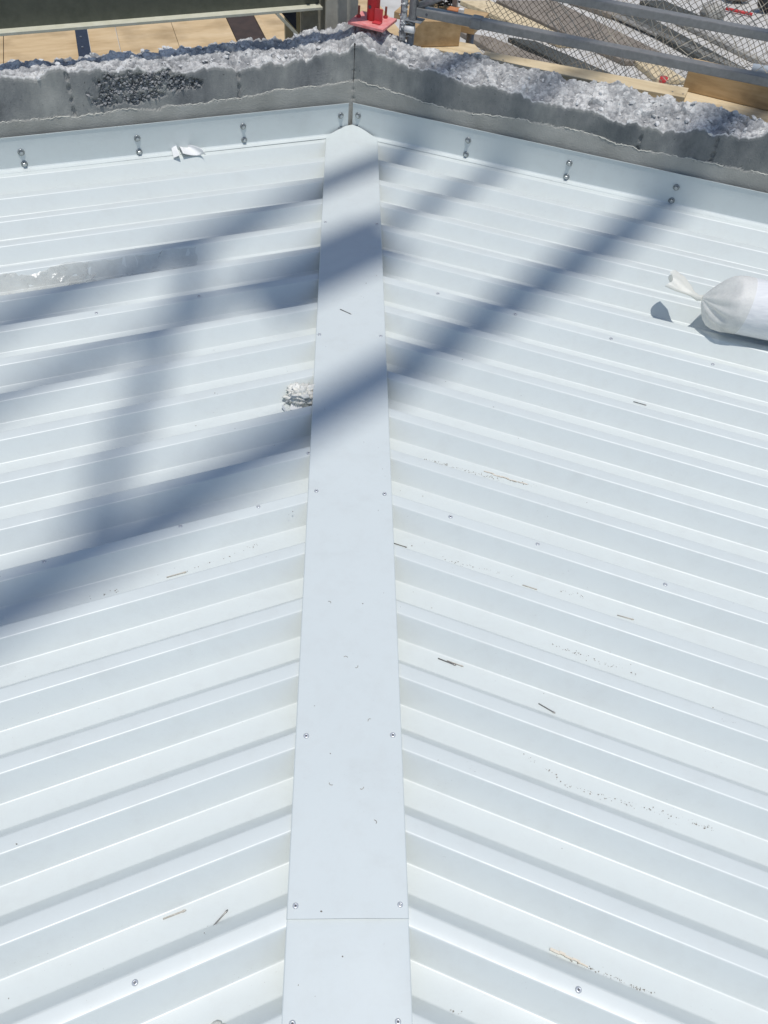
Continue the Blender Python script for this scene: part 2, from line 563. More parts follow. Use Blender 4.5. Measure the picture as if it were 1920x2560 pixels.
# ------------------------------------------------------------------ hip cap strips
def cap_strip(y0, y1, z0, label, bulge, lift=0.0, riv=()):
    t = thing('cap_strip', label, 'roof flashing', (0, (y0 + y1) / 2, 0), 'smooth white cap strips over the roof mitre')
    xs = [-0.1, -0.0995, -0.098, -0.092, -0.075, -0.05, -0.025, 0, 0.025, 0.05, 0.075, 0.092, 0.098, 0.0995, 0.1]
    zs = [-0.0034, -0.002, -0.0006, 0, 0, 0.0002, 0.0006, 0.0009, 0.0006, 0.0002, 0, 0, -0.0006, -0.002, -0.0034]
    n = 60
    vs, fs = [], []
    for j in range(n + 1):
        y = y0 + (y1 - y0) * j / n
        for x, dz in zip(xs, zs):
            z = z0 + dz
            if bulge:
                e = max(0.0, 1 - (y1 - y) / 0.22)
                sm = e * e * (3 - 2 * e)
                z += 0.026 * sm * max(0.0, math.cos(x / 0.1 * math.pi / 2)) ** 1.3
                if j == n: y_ = y
            if lift:
                e = max(0.0, 1 - (y - y0) / 0.35)
                z += lift * e * e * max(0.0, math.cos((x - 0.012) / 0.1 * math.pi / 2)) ** 1.5
            z += 0.0006 * noise.noise(V((x * 9, y * 5, 3)))
            yy = y
            if bulge:                       # the far end follows the wall corner
                e = max(0.0, 1 - (y1 - y) / 0.06)
                yy = y - 0.052 * e * (abs(x) / 0.1) ** 1.25
            vs.append((x, yy, z))
    m = len(xs)
    for j in range(n):
        for i in range(m - 1):
            fs.append((j * m + i, j * m + i + 1, (j + 1) * m + i + 1, (j + 1) * m + i))
    o = mesh('cap_sheet', vs, fs, t, M['cap'], True)
    o.location = -t.location
    sm = o.modifiers.new('solid', 'SOLIDIFY'); sm.thickness = 0.0008; sm.offset = -1
    es = o.modifiers.new('split', 'EDGE_SPLIT'); es.split_angle = math.radians(25)
    for x, y in riv:
        put_rivet(t, x, y, z0 + 0.0002)
    return t


cap_strip(-0.285, 2.585, 0.0072, 'long smooth white cap strip running up to the wall corner, lapped over a shorter strip', True, 0.0012,
          [(-.087, 1.896), (.086, 1.897), (-.0895, 1.276), (.086, 1.279), (-.080, .665), (.082, .661), (-.080, .036), (.083, .039), (-.086, -.265), (.086, -.264), (-.080, 2.512), (.082, 2.505)])
cap_strip(-1.35, -0.262, 0.0028, 'short near piece of smooth white cap strip lying under the edge of the long strip', False, 0.0,
          [(-.083, -.432), (.077, -.431)])

# ------------------------------------------------------------------ wall flashings with screws
def screw_mesh():
    bm = bmesh.new()
    seg = 18
    rings = [(0.0112, 0.0), (0.0114, 0.0014), (0.0095, 0.0030), (0.0068, 0.0034)]
    R = [[bm.verts.new((r_ * math.cos(2 * math.pi * k / seg), r_ * math.sin(2 * math.pi * k / seg), z)) for k in range(seg)] for r_, z in rings]
    for i in range(len(R) - 1):
        for k in range(seg):
            f = bm.faces.new((R[i][k], R[i][(k + 1) % seg], R[i + 1][(k + 1) % seg], R[i + 1][k]))
            f.material_index = 1; f.smooth = True
    hx = [[bm.verts.new((r_ * math.cos(math.pi * k / 3 + .3), r_ * math.sin(math.pi * k / 3 + .3), z)) for k in range(6)] for r_, z in ((0.0066, 0.0028), (0.0066, 0.0085), (0.0054, 0.0100))]
    for i in range(2):
        for k in range(6):
            bm.faces.new((hx[i][k], hx[i][(k + 1) % 6], hx[i + 1][(k + 1) % 6], hx[i + 1][k]))
    bm.faces.new(hx[-1])
    me = bpy.data.meshes.new('screw')
    bm.to_mesh(me); bm.free()
    me.materials.append(M['screw']); me.materials.append(M['washer'])
    return me


SCREW = screw_mesh()
for s, side, t0 in ((-1, 'left', 0.022), (1, 'right', 0.006)):
    F = FR(s)
    t = thing('wall_flashing', 'white metal upstand flashing screwed along the foot of the %s concrete wall' % side, 'flashing', F(0.7, -0.012, 0))
    sl_ = SLOPE[s]
    ng = 40
    vs, fs = [], []
    prof = [(-0.040, 0.0016), (-0.016, 0.0024), (-0.013, 0.006), (-0.012, 0.03), (-0.0118, 0.07), (-0.012, 0.108), (-0.0132, 0.1135), (-0.0150, 0.1150)]
    for j in range(ng + 1):
        tt = t0 + (2.6 - t0) * j / ng
        for b_, z_ in prof:
            wob = 0.0008 * noise.noise(V((tt * 3, z_ * 12, s)))
            vs.append(F(tt, b_ + wob, z_ + sl_ * tt * (0.9 if z_ < .05 else 0.75)))
    m = len(prof)
    for j in range(ng):
        for i in range(m - 1):
            q = (j * m + i, j * m + i + 1, (j + 1) * m + i + 1, (j + 1) * m + i)
            fs.append(q if s > 0 else q[::-1])
    o = mesh('flashing_sheet', vs, fs, t, M['flash'], True)
    o.location = -t.location
    md = o.modifiers.new('solid', 'SOLIDIFY'); md.thickness = 0.001; md.offset = 0
    es = o.modifiers.new('split', 'EDGE_SPLIT'); es.split_angle = math.radians(25)
    n = NL if s < 0 else NR
    rot = n.to_track_quat('Z', 'Y').to_euler()
    up_z = [.0714, .0768, .0812, .0826] if s < 0 else [.0713, .0753, .0792, .082]
    lo_z = [.0207, .0267, .0327, .0424] if s < 0 else [.0241, .0218, .0278, .0323]
    tsu = [.053, .441, .829, 1.219] if s < 0 else [.030, .473, .861, 1.249]
    for i in range(4):
        for z_ in (up_z[i], lo_z[i]):
            q = bpy.data.objects.new('screw', SCREW)
            COL.objects.link(q)
            q.parent = t
            q.location = F(tsu[i] + random.uniform(-.001, .001), -0.0128, z_) - t.location
            q.rotation_euler = rot
            q.rotation_euler.rotate_axis('Z', random.uniform(0, 6))

# ------------------------------------------------------------------ concrete walls with broken tops
ZF = {-1: [(0, .309), (.06, .302), (.16, .285), (.29, .273), (.42, .276), (.58, .280), (.70, .296), (.85, .312), (1.04, .3235), (1.22, .311), (1.6, .30), (2.6, .30)],
      1: [(0, .309), (.08, .298), (.18, .277), (.34, .279), (.486, .269), (.62, .270), (.78, .262), (.92, .262), (1.066, .252), (1.16, .262), (1.26, .2775), (1.48, .305), (1.9, .30), (2.6, .30)]}
ZC = {-1: [(0, .188), (.12, .182), (.30, .184), (.44, .172), (.58, .170), (.72, .168), (.86, .176), (1.0, .170), (1.25, .182), (2.6, .18)],
      1: [(0, .192), (.10, .186), (.34, .164), (.5, .170), (.64, .185), (.85, .190), (1.08, .176), (1.3, .182), (1.52, .186), (2.6, .18)]}


def lerp(tab, t):
    for (a, fa), (b, fb) in zip(tab, tab[1:]):
        if t <= b: return fa + (fb - fa) * (t - a) / (b - a)
    return tab[-1][1]


def zfront(s, t):
    w = FR(s)(t, 0, 0)
    return lerp(ZF[s], t) + 0.024 * noise.fractal(V((w.x * 12, w.y * 12, 7.1)), 0.8, 2.2, 5) + 0.005 * noise.noise(V((w.x * 90, w.y * 90, 1.7)))


def zcrack(s, t):
    w = FR(s)(t, 0, 0)
    return lerp(ZC[s], t) + 0.007 * noise.fractal(V((w.x * 25, w.y * 25, 2.3)), 0.7, 2.1, 4)


def rubble(w, sc, seed):
    """faceted lumps: each cell a tilted flake"""
    d, p = noise.voronoi(V((w.x * sc, w.y * sc, seed)))
    c = p[0]
    hsh = noise.cell_vector(V((c.x * 7.13 + 3, c.y * 5.77, c.z * 3.1)))
    dx, dy = w.x * sc - c.x, w.y * sc - c.y
    return (hsh.x - 0.5) + (hsh.y - 0.5) * 1.6 * dx + (hsh.z - 0.5) * 1.6 * dy - 0.35 * d[0]


def honey(s, t, z):
    """rock pocket on the left wall: depth mask"""
    if s > 0: return 0.0
    m = -1.2
    for (tc, zc, rt, rz) in ((.88, .250, .075, .050), (.77, .262, .12, .034), (.66, .245, .05, .030), (.90, .215, .05, .024), (.80, .210, .09, .020), (.60, .235, .03, .018)):
        e = 1 - ((t - tc) / rt) ** 2 - ((z - zc) / rz) ** 2
        m = max(m, e)
    m += 0.75 * noise.fractal(V((t * 24, z * 24, 4.4)), 0.6, 2.1, 3)
    return min(1.0, max(0.0, m * 1.6))


JOINT = {-1: [.443, 1.02], 1: [1.08, 1.33]}


def make_wall(s, label, tmax):
    F = FR(s)
    zt = thing('concrete_wall', label, 'wall', F(0.7, 0.1, 0))
    step = 0.0042
    nt_ = int(tmax / step)
    NF, NT, NB = 62, 46, 6
    vs, cols = [], []
    m = NF + NT + NB
    for i in range(nt_ + 1):
        t = i * step
        zf, zc = zfront(s, t), zcrack(s, t)
        bb = 0.165 + 0.022 * noise.noise(V((t * 9, s * 3.0, 9))) + 0.012 * noise.noise(V((t * 40, s * 3.0, 5)))
        if t < 0.25: bb += 0.05 * (1 - t / 0.25)
        for j in range(NF):
            z = -0.07 + (zf + 0.07) * j / (NF - 1)
            b = 0.0
            up = 1.0 if z > zc else 0.0
            b += 0.0030 * up
            b += 0.0022 * noise.noise(V((t * 14, z * 14, 2 + s)))
            hm = honey(s, t, z) if up else 0.0
            if hm > 0:
                w = V((t, z, 0))
                b += 0.011 * hm - 0.012 * hm * (rubble(w, 85, 4.0) + 0.2)
            for tj in JOINT[s]:
                tj2 = tj + 0.006 * noise.noise(V((z * 40, tj, 0)))
                e = abs(t - tj2)
                k = noise.noise(V((z * 55, tj * 9, 8)))
                wd_ = 0.0022 + 0.005 * max(0.0, k)
                if e < wd_ + .004 and k > -0.35 and z > zc: b += 0.007 * min(1.0, (wd_ + .004 - e) / .004) * min(1, (k + .35) * 2.5)
            if t < 0.012: b += 0.004 * max(0, noise.noise(V((z * 60, 3, 3)))) * (1 - t / .012) * (1 if z > .1 else 0)
            edge = max(0.0, 1 - (zf - z) / 0.014)
            b += 0.006 * edge * edge
            vs.append(F(t, b, z))
            rz = 1.0 if z > zf - 0.004 else 0.0
            cols.append((rz, 1.0 - up, hm * 0.0, 1))
        top_b = 0.30 + 0.012 * noise.noise(V((t * 7, s, 1.5)))
        for j in range(NT):
            e = (j + 1) / NT
            b = 0.008 + (bb - 0.008) * e
            k = max(0.0, 1 - t / 0.45)
            tt = t - 0.4142 * b * k
            w = F(tt, b, 0)
            # profile: steep broken chamfer, then lumpy top
            hump = zf + (top_b + 0.012 - zf) * min(1.0, e * 1.25)
            corner = 0.035 * math.exp(-((w.x - .05) ** 2 + (w.y - 2.72) ** 2) / 0.011)
            f1 = min(1.0, e * 5)
            pl = max(0.0, noise.noise(V((w.x * 8, w.y * 8, 21))) * 1.6 + .25)
            rg = sum(.5 ** o * (1 - 2 * abs(noise.noise(V((w.x * 38 * 2 ** o, w.y * 38 * 2 ** o, 9 + o))))) for o in range(4))
            rr = 0.011 * rubble(w, 17, 1.0) + (0.0042 * rubble(w, 55, 2.0) + 0.0034 * rubble(w, 110, 3.0)) * (1.1 - .8 * min(1, pl)) - 0.0045 * rg + 0.002 * noise.fractal(V((w.x * 60, w.y * 60, 4)), .8, 2.1, 4)
            z = hump + corner + rr * (0.35 + 0.65 * f1) + 0.010 * noise.noise(V((w.x * 11, w.y * 11, 6)))
            if e > 0.93: z -= 0.02 * (e - 0.93) / 0.07
            vs.append(V((w.x, w.y, z)))
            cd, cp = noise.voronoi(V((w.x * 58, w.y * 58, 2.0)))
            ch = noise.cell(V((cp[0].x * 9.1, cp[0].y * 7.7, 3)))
            dk = max(0.0, -rr * 45 - .1) + (0.4 if ch < 0.16 else 0.0) * (1 - min(1, pl))  # low spots darkened in colour as crevice shade, plus random grey cells
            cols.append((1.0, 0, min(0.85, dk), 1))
        zb = vs[-1].z
        for j in range(NB):
            e = (j + 1) / NB
            k = max(0.0, 1 - t / 0.45)
            b = bb + 0.006 * noise.noise(V((t * 30, e * 3, s)))
            tt = t - 0.4142 * b * k
            w = F(tt, b, 0)
            vs.append(V((w.x, w.y, zb + (-0.9 - zb) * e ** 1.5)))
            cols.append((1.0 if e < .3 else 0.0, 0, 0, 1))
    fs = []
    for i in range(nt_):
        for j in range(m - 1):
            q = (i * m + j, i * m + j + 1, (i + 1) * m + j + 1, (i + 1) * m + j)
            fs.append(q if s > 0 else q[::-1])
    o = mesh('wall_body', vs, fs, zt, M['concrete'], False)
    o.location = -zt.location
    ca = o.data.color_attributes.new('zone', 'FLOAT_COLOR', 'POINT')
    ca.data.foreach_set('color', [c for q in cols for c in q])
    # pale mortar line where the lower pour meets the upper one
    g = Geo()
    run = []
    t = 0.02
    while t < tmax:
        if noise.noise(V((t * 6, s * 5, 11))) > -0.28:
            run.append(F(t, 0.0015, zcrack(s, t) + random.uniform(-.0012, .0012)))
        else:
            if len(run) > 2: g.tube(run, [random.uniform(.0010, .0026) for _ in run], 5)
            run = []
        t += 0.006
    if len(run) > 2: g.tube(run, [random.uniform(.0010, .0026) for _ in run], 5)
    g.make('mortar_fin', zt, M['fin'])
    # loose chips on the broken top
    g = Geo()
    for k in range(420):
        t = random.uniform(0.0, tmax)
        b = random.uniform(0.0, 0.165) ** 1.0
        i, jj = int(t / step), int(min(0.999, max(0, (b - 0.008) / 0.16)) * NT)
        if i >= nt_: continue
        p = vs[i * m + NF + jj]
        r_ = random.choice([.002, .002, .002, .003, .003, .004, .006, .010])
        chip(g, p + V((0, 0, r_ * 0.25)), r_)
    c = g.make('concrete_chip', zt, M['chip'])
    c['kind'] = 'stuff'
    if s < 0:
        g = Geo()
        tries = 0
        cnt = 0
        while cnt < 460 and tries < 6000:
            tries += 1
            t, z = random.uniform(.50, 1.02), random.uniform(.17, .31)
            if z > zfront(s, t) - .004 or z < zcrack(s, t): continue
            hm = honey(s, t, z)
            if hm < 0.45: continue
            chip(g, F(t, 0.009 * hm + random.uniform(-.001, .003), z), random.choice([.002, .003, .003, .004, .005, .007]), round_=False)
            cnt += 1
        c = g.make('exposed_aggregate', zt, M['pebble'], False)
        c['kind'] = 'stuff'
    return zt


ICO_V = None


def chip(g, c, r_, round_=False):
    global ICO_V
    if ICO_V is None:
        bm = bmesh.new()
        bmesh.ops.create_icosphere(bm, subdivisions=1, radius=1.0)
        bm.verts.ensure_lookup_table()
        ICO_V = ([v.co.copy() for v in bm.verts], [tuple(v.index for v in f.verts) for f in bm.faces])
        bm.free()
    sc = V((random.uniform(.6, 1.3), random.uniform(.6, 1.3), random.uniform(.35, .8)))
    if round_: sc = V((random.uniform(.8, 1.2), random.uniform(.8, 1.2), random.uniform(.8, 1.1)))
    R = Matrix.Rotation(random.uniform(0, 6.28), 3, 'Z') @ Matrix.Rotation(random.uniform(-.7, .7), 3, 'X')
    j = 0.12 if round_ else 0.38
    vs = []
    for v in ICO_V[0]:
        q = V((v.x * sc.x, v.y * sc.y, v.z * sc.z)) * (1 + random.uniform(-j, j))
        vs.append(c + R @ q * r_)
    g.add(vs, ICO_V[1])


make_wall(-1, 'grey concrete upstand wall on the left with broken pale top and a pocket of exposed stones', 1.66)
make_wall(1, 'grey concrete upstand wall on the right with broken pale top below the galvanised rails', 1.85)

# ------------------------------------------------------------------ red post on the corner
p0 = V((.064, 2.722, .345))
rp = thing('red_post', 'red steel post on a square red base plate bolted to the broken wall corner', 'post', p0)
g = Geo()
cor = [(-.028, 2.690), (.025, 2.812), (.156, 2.750), (.100, 2.627)]
g.prism(cor, .362, .010)
bp = g.make('base_plate', rp, M['plate'], False, 0.0015)
g = Geo()
pc = V((.0655, 2.727, 0))
g.tube([pc + V((0, 0, .362)), pc + V((0, 0, 2.1))], .0235, 20)
post = g.make('post_tube', rp, M['red'], True)
g = Geo()
hd = V((-.62, -.78, 0)).normalized()
g.tube([pc + hd * .0225 + V((0, 0, .408)), pc + hd * .0243 + V((0, 0, .408))], .0062, 12)
g.make('pin_hole', post, M['hole'])
g = Geo()
ft = V((.085, 2.700, .3625))
e1 = V((.92, -.39, 0)); e2 = V((-.39, -.92, 0))
g.box(ft - e1 * .016, e1 * .032, e2 * .026, V((0, 0, .004)))
g.box(ft - e1 * .016, e1 * .032, e2 * .004, V((0, 0, .045)))
g.make('foot_bracket', rp, M['red'], False, .001)
for bx, by in ((.012, 2.742), (.112, 2.748)):
    g = Geo()
    g.tube([(bx, by, .362), (bx + .001, by, .400)], .0042, 10)
    an = g.make('anchor_bolt', rp, mat_noise('rusty_bolt', [(0.3, (.22, .06, .04)), (0.7, (.34, .13, .08))], 90, .7), False)
    g = Geo()
    g.tube([(bx, by, .362), (bx, by, .370)], .0085, 6)
    g.make('nut', an, M['red'])

# ------------------------------------------------------------------ steel beam and column beyond the left wall
bt = thing('steel_beam', 'dark olive steel beam with a pale bottom flange beyond the left wall', 'steel beam', LF(1.2, .48, .3))
ex = DL * 2.6
oL = LF(-.052, 0, 0)
ey = -NL
Z = V((0, 0, 1))
g = Geo(); g.box(oL + ey * .455 + Z * .282, ex, ey * .15, Z * .010); g.make('bottom_flange', bt, M['flange'], False, .001)
g = Geo(); g.box(oL + ey * .496 + Z * .2922, ex, ey * .009, Z * .35); g.make('web', bt, M['olive'])
g = Geo(); g.box(oL + ey * .455 + Z * .6424, ex, ey * .15, Z * .012); g.make('top_flange', bt, M['olive'], False, .001)
ct = thing('steel_column', 'grey olive steel column standing behind the wall corner at the end of the beam', 'column', LF(-.1, .5, 0))
g = Geo(); g.box(LF(-.195, .43, -.9), DL * .139, ey * .012, Z * 3.4); g.make('front_flange', ct, M['olive_light'], False, .001)
g = Geo(); g.box(LF(-.125, .4425, -.9), DL * .010, ey * .11, Z * 3.4); g.make('web', ct, M['olive_light'])
g = Geo(); g.box(LF(-.195, .553, -.9), DL * .20, ey * .012, Z * 3.4); g.make('back_flange', ct, M['olive_light'])
g = Geo(); g.box(LF(-.054, .60, -.9), DL * .112, ey * .012, Z * 1.19); g.make('stiffener_plate', ct, M['stiff'])
g = Geo(); g.box(LF(-.050, .49, .320), DL * .062, ey * .035, Z * .16)
clip = g.make('clip_angle', ct, M['olive'], False, .002)
for dt in (.010, .048):
    g = Geo(); q = LF(-.050 + dt, .490, .336); g.tube([q, q + NL * .012], .008, 6); g.make('bolt', clip, M['galv'])
br = thing('brace_angle', 'pale diagonal knee brace between the beam flange and the column', 'brace', LF(.1, .47, .25))
a0, a1 = LF(.140, .455, .281), LF(.048, .455, .190)
dd = (a1 - a0).normalized()
sd = dd.cross(-NL).normalized()
g = Geo(); g.box(a0 - sd * .006, a1 - a0, sd * .012, ey * .030); g.make('angle_leg', br, M['flange'], False, .001)
g = Geo(); g.add([LF(.120, .4865, .2815), LF(.05, .4865, .2815), LF(.05, .4865, .205), LF(.12, .4925, .2815), LF(.05, .4925, .2815), LF(.05, .4925, .205)],
                 [(0, 1, 2), (5, 4, 3), (0, 3, 4, 1), (1, 4, 5, 2), (2, 5, 3, 0)]); g.make('gusset_plate', br, M['navy'])  # gusset's shaded side put in as dark navy colour

# ------------------------------------------------------------------ plywood deck below the beam
pd = thing('plywood_deck', 'tan plywood deck below the beam with one dark brown panel', 'deck', LF(.4, 2.0, -.3))


def skew(t, b): return t - 0.13 * (b - 2.2), b


def deck_panel(ta, tb, b0, b1, name, m, zt=-.3, th=.018):
    P4 = [LF(*skew(ta, b0), 0), LF(*skew(tb, b0), 0), LF(*skew(tb, b1), 0), LF(*skew(ta, b1), 0)]
    g = Geo(); g.prism([(p.x, p.y) for p in P4], zt, th)
    return g.make(name, pd, m)


edges = [2.35, 1.66, 1.085, .685]
for i in range(3):
    deck_panel(edges[i + 1] + .002, edges[i] - .002, .9, 3.6, 'plywood_sheet', M['ply'], -.3 - .0015 * (i % 2))
deck_panel(.502, .650, .9, 3.6, 'plywood_sheet', M['ply'], -.300)
deck_panel(.19, .498, .9, 3.6, 'plywood_sheet', M['ply'], -.3015)
deck_panel(-.128, .188, .9, 3.6, 'plywood_sheet', M['ply'], -.300)
deck_panel(-.292, -.131, .9, 3.6, 'dark_panel', M['dark_brown'], -.298)
deck_panel(-.322, -.294, .9, 3.6, 'edge_batten', M['ply'], -.293)
deck_panel(-1.10, -.324, .9, 3.6, 'plywood_sheet', M['ply'], -.302)
g = Geo()
for tb in (-1.0, -.2, .6, 1.4, 2.2):
    pass
stp = thing('steel_strip', 'dark navy steel strip with bolt heads lying across the plywood', 'steel strip', LF(.67, 2.1, -.3))
P4 = [LF(*skew(.652, .95), 0), LF(*skew(.716, .95), 0), LF(*skew(.716, 3.4), 0), LF(*skew(.652, 3.4), 0)]
g = Geo(); g.prism([(p.x, p.y) for p in P4], -.280, .02); g.make('strip', stp, M['navy'], False, .002)
for b_ in (1.72, 1.86, 2.0, 2.14, 2.28):
    q = LF(*skew(.690, b_), -.281)
    g = Geo(); g.tube([q, q + Z * .006], .006, 6); g.make('bolt', stp, M['galv'])

# ------------------------------------------------------------------ galvanised posts and rails on the right wall
up1 = thing('scaffold_post', 'concrete splattered scaffold post just right of the red post', 'post', RF(.118, .15, .3))
g = Geo()
pts = [RF(.128, .150, .27 + .035 * k) for k in range(60)]
g.tube(pts, [.0125 + .0018 * noise.noise(V((k * 1.7, 0, 2))) for k in range(60)], 12)
g.make('tube', up1, M['splatter'], True)
g = Geo()
for k in range(60):
    a_ = random.uniform(0, 6.28)
    chip(g, RF(.128, .150, .30 + random.uniform(0, .3)) + V((math.cos(a_), math.sin(a_), 0)) * .012, random.choice([.003, .004, .005]))
c = g.make('splatter_lump', up1, M['chip']); c['kind'] = 'stuff'
up2 = thing('rail_post', 'grey galvanised rail post with a flat collar beside the splattered post', 'post', RF(.16, .15, .3))
g = Geo(); g.tube([RF(.161, .158, .385), RF(.161, .158, 1.35)], .016, 16); g.make('upper_tube', up2, M['galv'], True)
g = Geo(); g.box(RF(.138, .135, .380), DR * .062, -NR * .05, Z * .004); g.make('collar', up2, M['galv'], False, .001)
g = Geo(); g.tube([RF(.157, .162, .10), RF(.157, .162, .379)], .0135, 16); g.make('lower_tube', up2, M['galv_dark'], True)
g = Geo(); g.tube([RF(.140, .142, .352), RF(.176, .142, .354)], .0125, 16); g.make('white_stub', up2, M['whiteplastic'], True)
for zz in (.330, .374):
    g = Geo(); g.tube([RF(.132 + .006 * k, .140, zz + .002 * math.sin(k * 2.)) for k in range(7)], .0025, 6); g.make('tie_wire', up2, M['galv'])


def rail(za, zb, b, t0, t1, label, h=.032, w=.032, sleeve=None, hole=None):
    r_ = thing('guard_rail', label, 'rail', RF((t0 + t1) / 2, b, (za + zb) / 2), 'galvanised square guard rails above the right wall')
    A, B = RF(t0, b, za), RF(t1, b, zb)
    g = Geo(); g.box(A, B - A, -NR * w, Z * h); q = g.make('square_tube', r_, M['galv_dark'], False, .003)
    if sleeve:
        ds = (B - A).normalized()
        g = Geo(); S = A + ds * (sleeve - t0) + NR * .004 - Z * .004
        g.box(S, ds * .042, -NR * (w + .008), Z * (h + .008)); g.make('sleeve', r_, M['galv_dark'], False, .006)
    if hole:
        ds = (B - A).normalized()
        S = A + ds * (hole - t0) + Z * h * .45
        g = Geo(); g.tube([S + NR * .0002, S + NR * .001], .0048, 12); g.make('pin_hole', r_, M['hole'])
    return r_


rail(.396, .406, .15, .172, 2.4, 'lower galvanised square rail running just above the timber planks', .029, .040, .378, .215)
rail(.521, .531, .172, .29, 2.4, 'upper galvanised square rail crossing the top right above the net', .027, .038)
db = thing('diagonal_tube', 'short galvanised diagonal tube rising from the rail post', 'brace', RF(.22, .16, .46))
g = Geo(); g.tube([RF(.180, .165, .428), RF(.30, .165, .492), RF(.55, .165, .62)], .012, 12); g.make('tube', db, M['galv'], True)
lr = thing('guard_rail', 'unseen rail added high above the left wall to shade its top', 'rail', LF(.8, -.03, .95))  # out of view, added to cast the shadow band on the wall top
g = Geo(); g.tube([LF(-.12, -.004, .93), LF(2.4, .006, .95)], .024, 14); g.make('tube', lr, M['galv'], True)
g = Geo(); g.tube([LF(-.10, -.03, .93), LF(-.10, .431, .93)], .02, 12); g.make('bracket_arm', lr, M['galv'], True)
g = Geo(); g.tube([LF(2.3, .05, .25), LF(2.3, -.02, 1.0)], .02, 12); g.make('upright', lr, M['galv'], True)

# ------------------------------------------------------------------ timbers behind the right wall
led = Geo(); led.box(RF(-.10, .17, -.9), DR * 2.6, -NR * .30, Z * 1.098)
ledge = led.make('ledge', None, M['chip'])
tag(ledge, 'low concrete ledge behind the right wall that carries the planks', 'ledge')
tb = thing('timber_block', 'short brown timber block standing beneath the lower rail', 'timber', V((.31, 2.85, .25)))
B0, B1 = V((.226, 2.795, .251)), V((.410, 2.836, .251))
bd = B1 - B0
bn = V((-bd.y, bd.x, 0)).normalized()
g = Geo()
g.add([B0, B1, B1 + Z * .086, B0 + bd * .16 + Z * .092, B0 + Z * .062] + [p + bn * .09 for p in (B0, B1, B1 + Z * .086, B0 + bd * .16 + Z * .092, B0 + Z * .062)],
      [(0, 1, 2, 3, 4), (9, 8, 7, 6, 5), (0, 5, 6, 1), (1, 6, 7, 2), (2, 7, 8, 3), (3, 8, 9, 4), (4, 9, 5, 0)])
g.make('block_body', tb, M['brown_wood'], False, .002)


def board(pts, top, th, label, cat, m, body='board_body', grp=None):
    c = V((sum(p[0] for p in pts) / len(pts), sum(p[1] for p in pts) / len(pts), top - th))
    t = thing('timber_board', label, cat, c, grp)
    g = Geo(); g.prism(pts, top, th)
    g.make(body, t, m, False, .0015)
    return t


board([(.200, 2.805), (.418, 2.890), (.476, 2.868), (.499, 2.777), (.452, 2.736), (.324, 2.790)], .2495, .024, 'pale offcut board lying under the brown timber block', 'board', M['pale_wood'])
pl = board([(.499, 2.742), (1.233, 2.499), (1.195, 2.411), (.475, 2.647)], .272, .022, 'long pale plank lying along the back of the broken right wall', 'plank', M['pale_wood'])
for (x, y) in ((1.16, 2.455), (1.195, 2.44), (.56, 2.66)):
    g = Geo(); g.tube([(x, y, .271), (x, y, .2732)], .0035, 8); g.make('nail_head', pl, M['mandrel'])
board([(.520, 2.700), (1.205, 2.475), (1.177, 2.400), (.505, 2.610)], .2485, .030, 'pale plank underneath the long plank, showing as a thin front strip', 'plank', M['pale_wood'])
board([(1.235, 2.575), (2.2, 2.09), (2.12, 1.96), (1.195, 2.415)], .237, .030, 'pale plank at the far right under the brown timber baulk', 'plank', M['pale_wood'])
tk = thing('timber_baulk', 'thick brown timber baulk on edge behind the planks at far right', 'timber', V((1.6, 2.42, .237)))
T0, T1 = V((1.236, 2.565, .238)), V((1.236 + .311 * 3, 2.565 - .161 * 3, .238))
td = T1 - T0
tn = V((-td.y, td.x, 0)).normalized()
g = Geo(); g.box(T0, td, tn * .055, Z * .098); g.make('baulk_body', tk, M['brown_wood'], False, .003)

# ------------------------------------------------------------------ site below the right wall
def site_bar(pts, top, th, name, label, cat, m, grp=None):
    t = thing(name, label, cat, V((sum(p[0] for p in pts) / len(pts), sum(p[1] for p in pts) / len(pts), -3)), grp)
    g = Geo(); g.prism(pts, top, th)
    g.make('body', t, m, False, .01)
    return t


GZ = -2.99
def raise_pts(pts, top):
    """move points toward the camera so that a raised top keeps its sight line"""
    k = (top - CAM.z) / (-3.0 - CAM.z)
    return [(CAM.x + (x - CAM.x) * k, CAM.y + (y - CAM.y) * k) for x, y in pts]


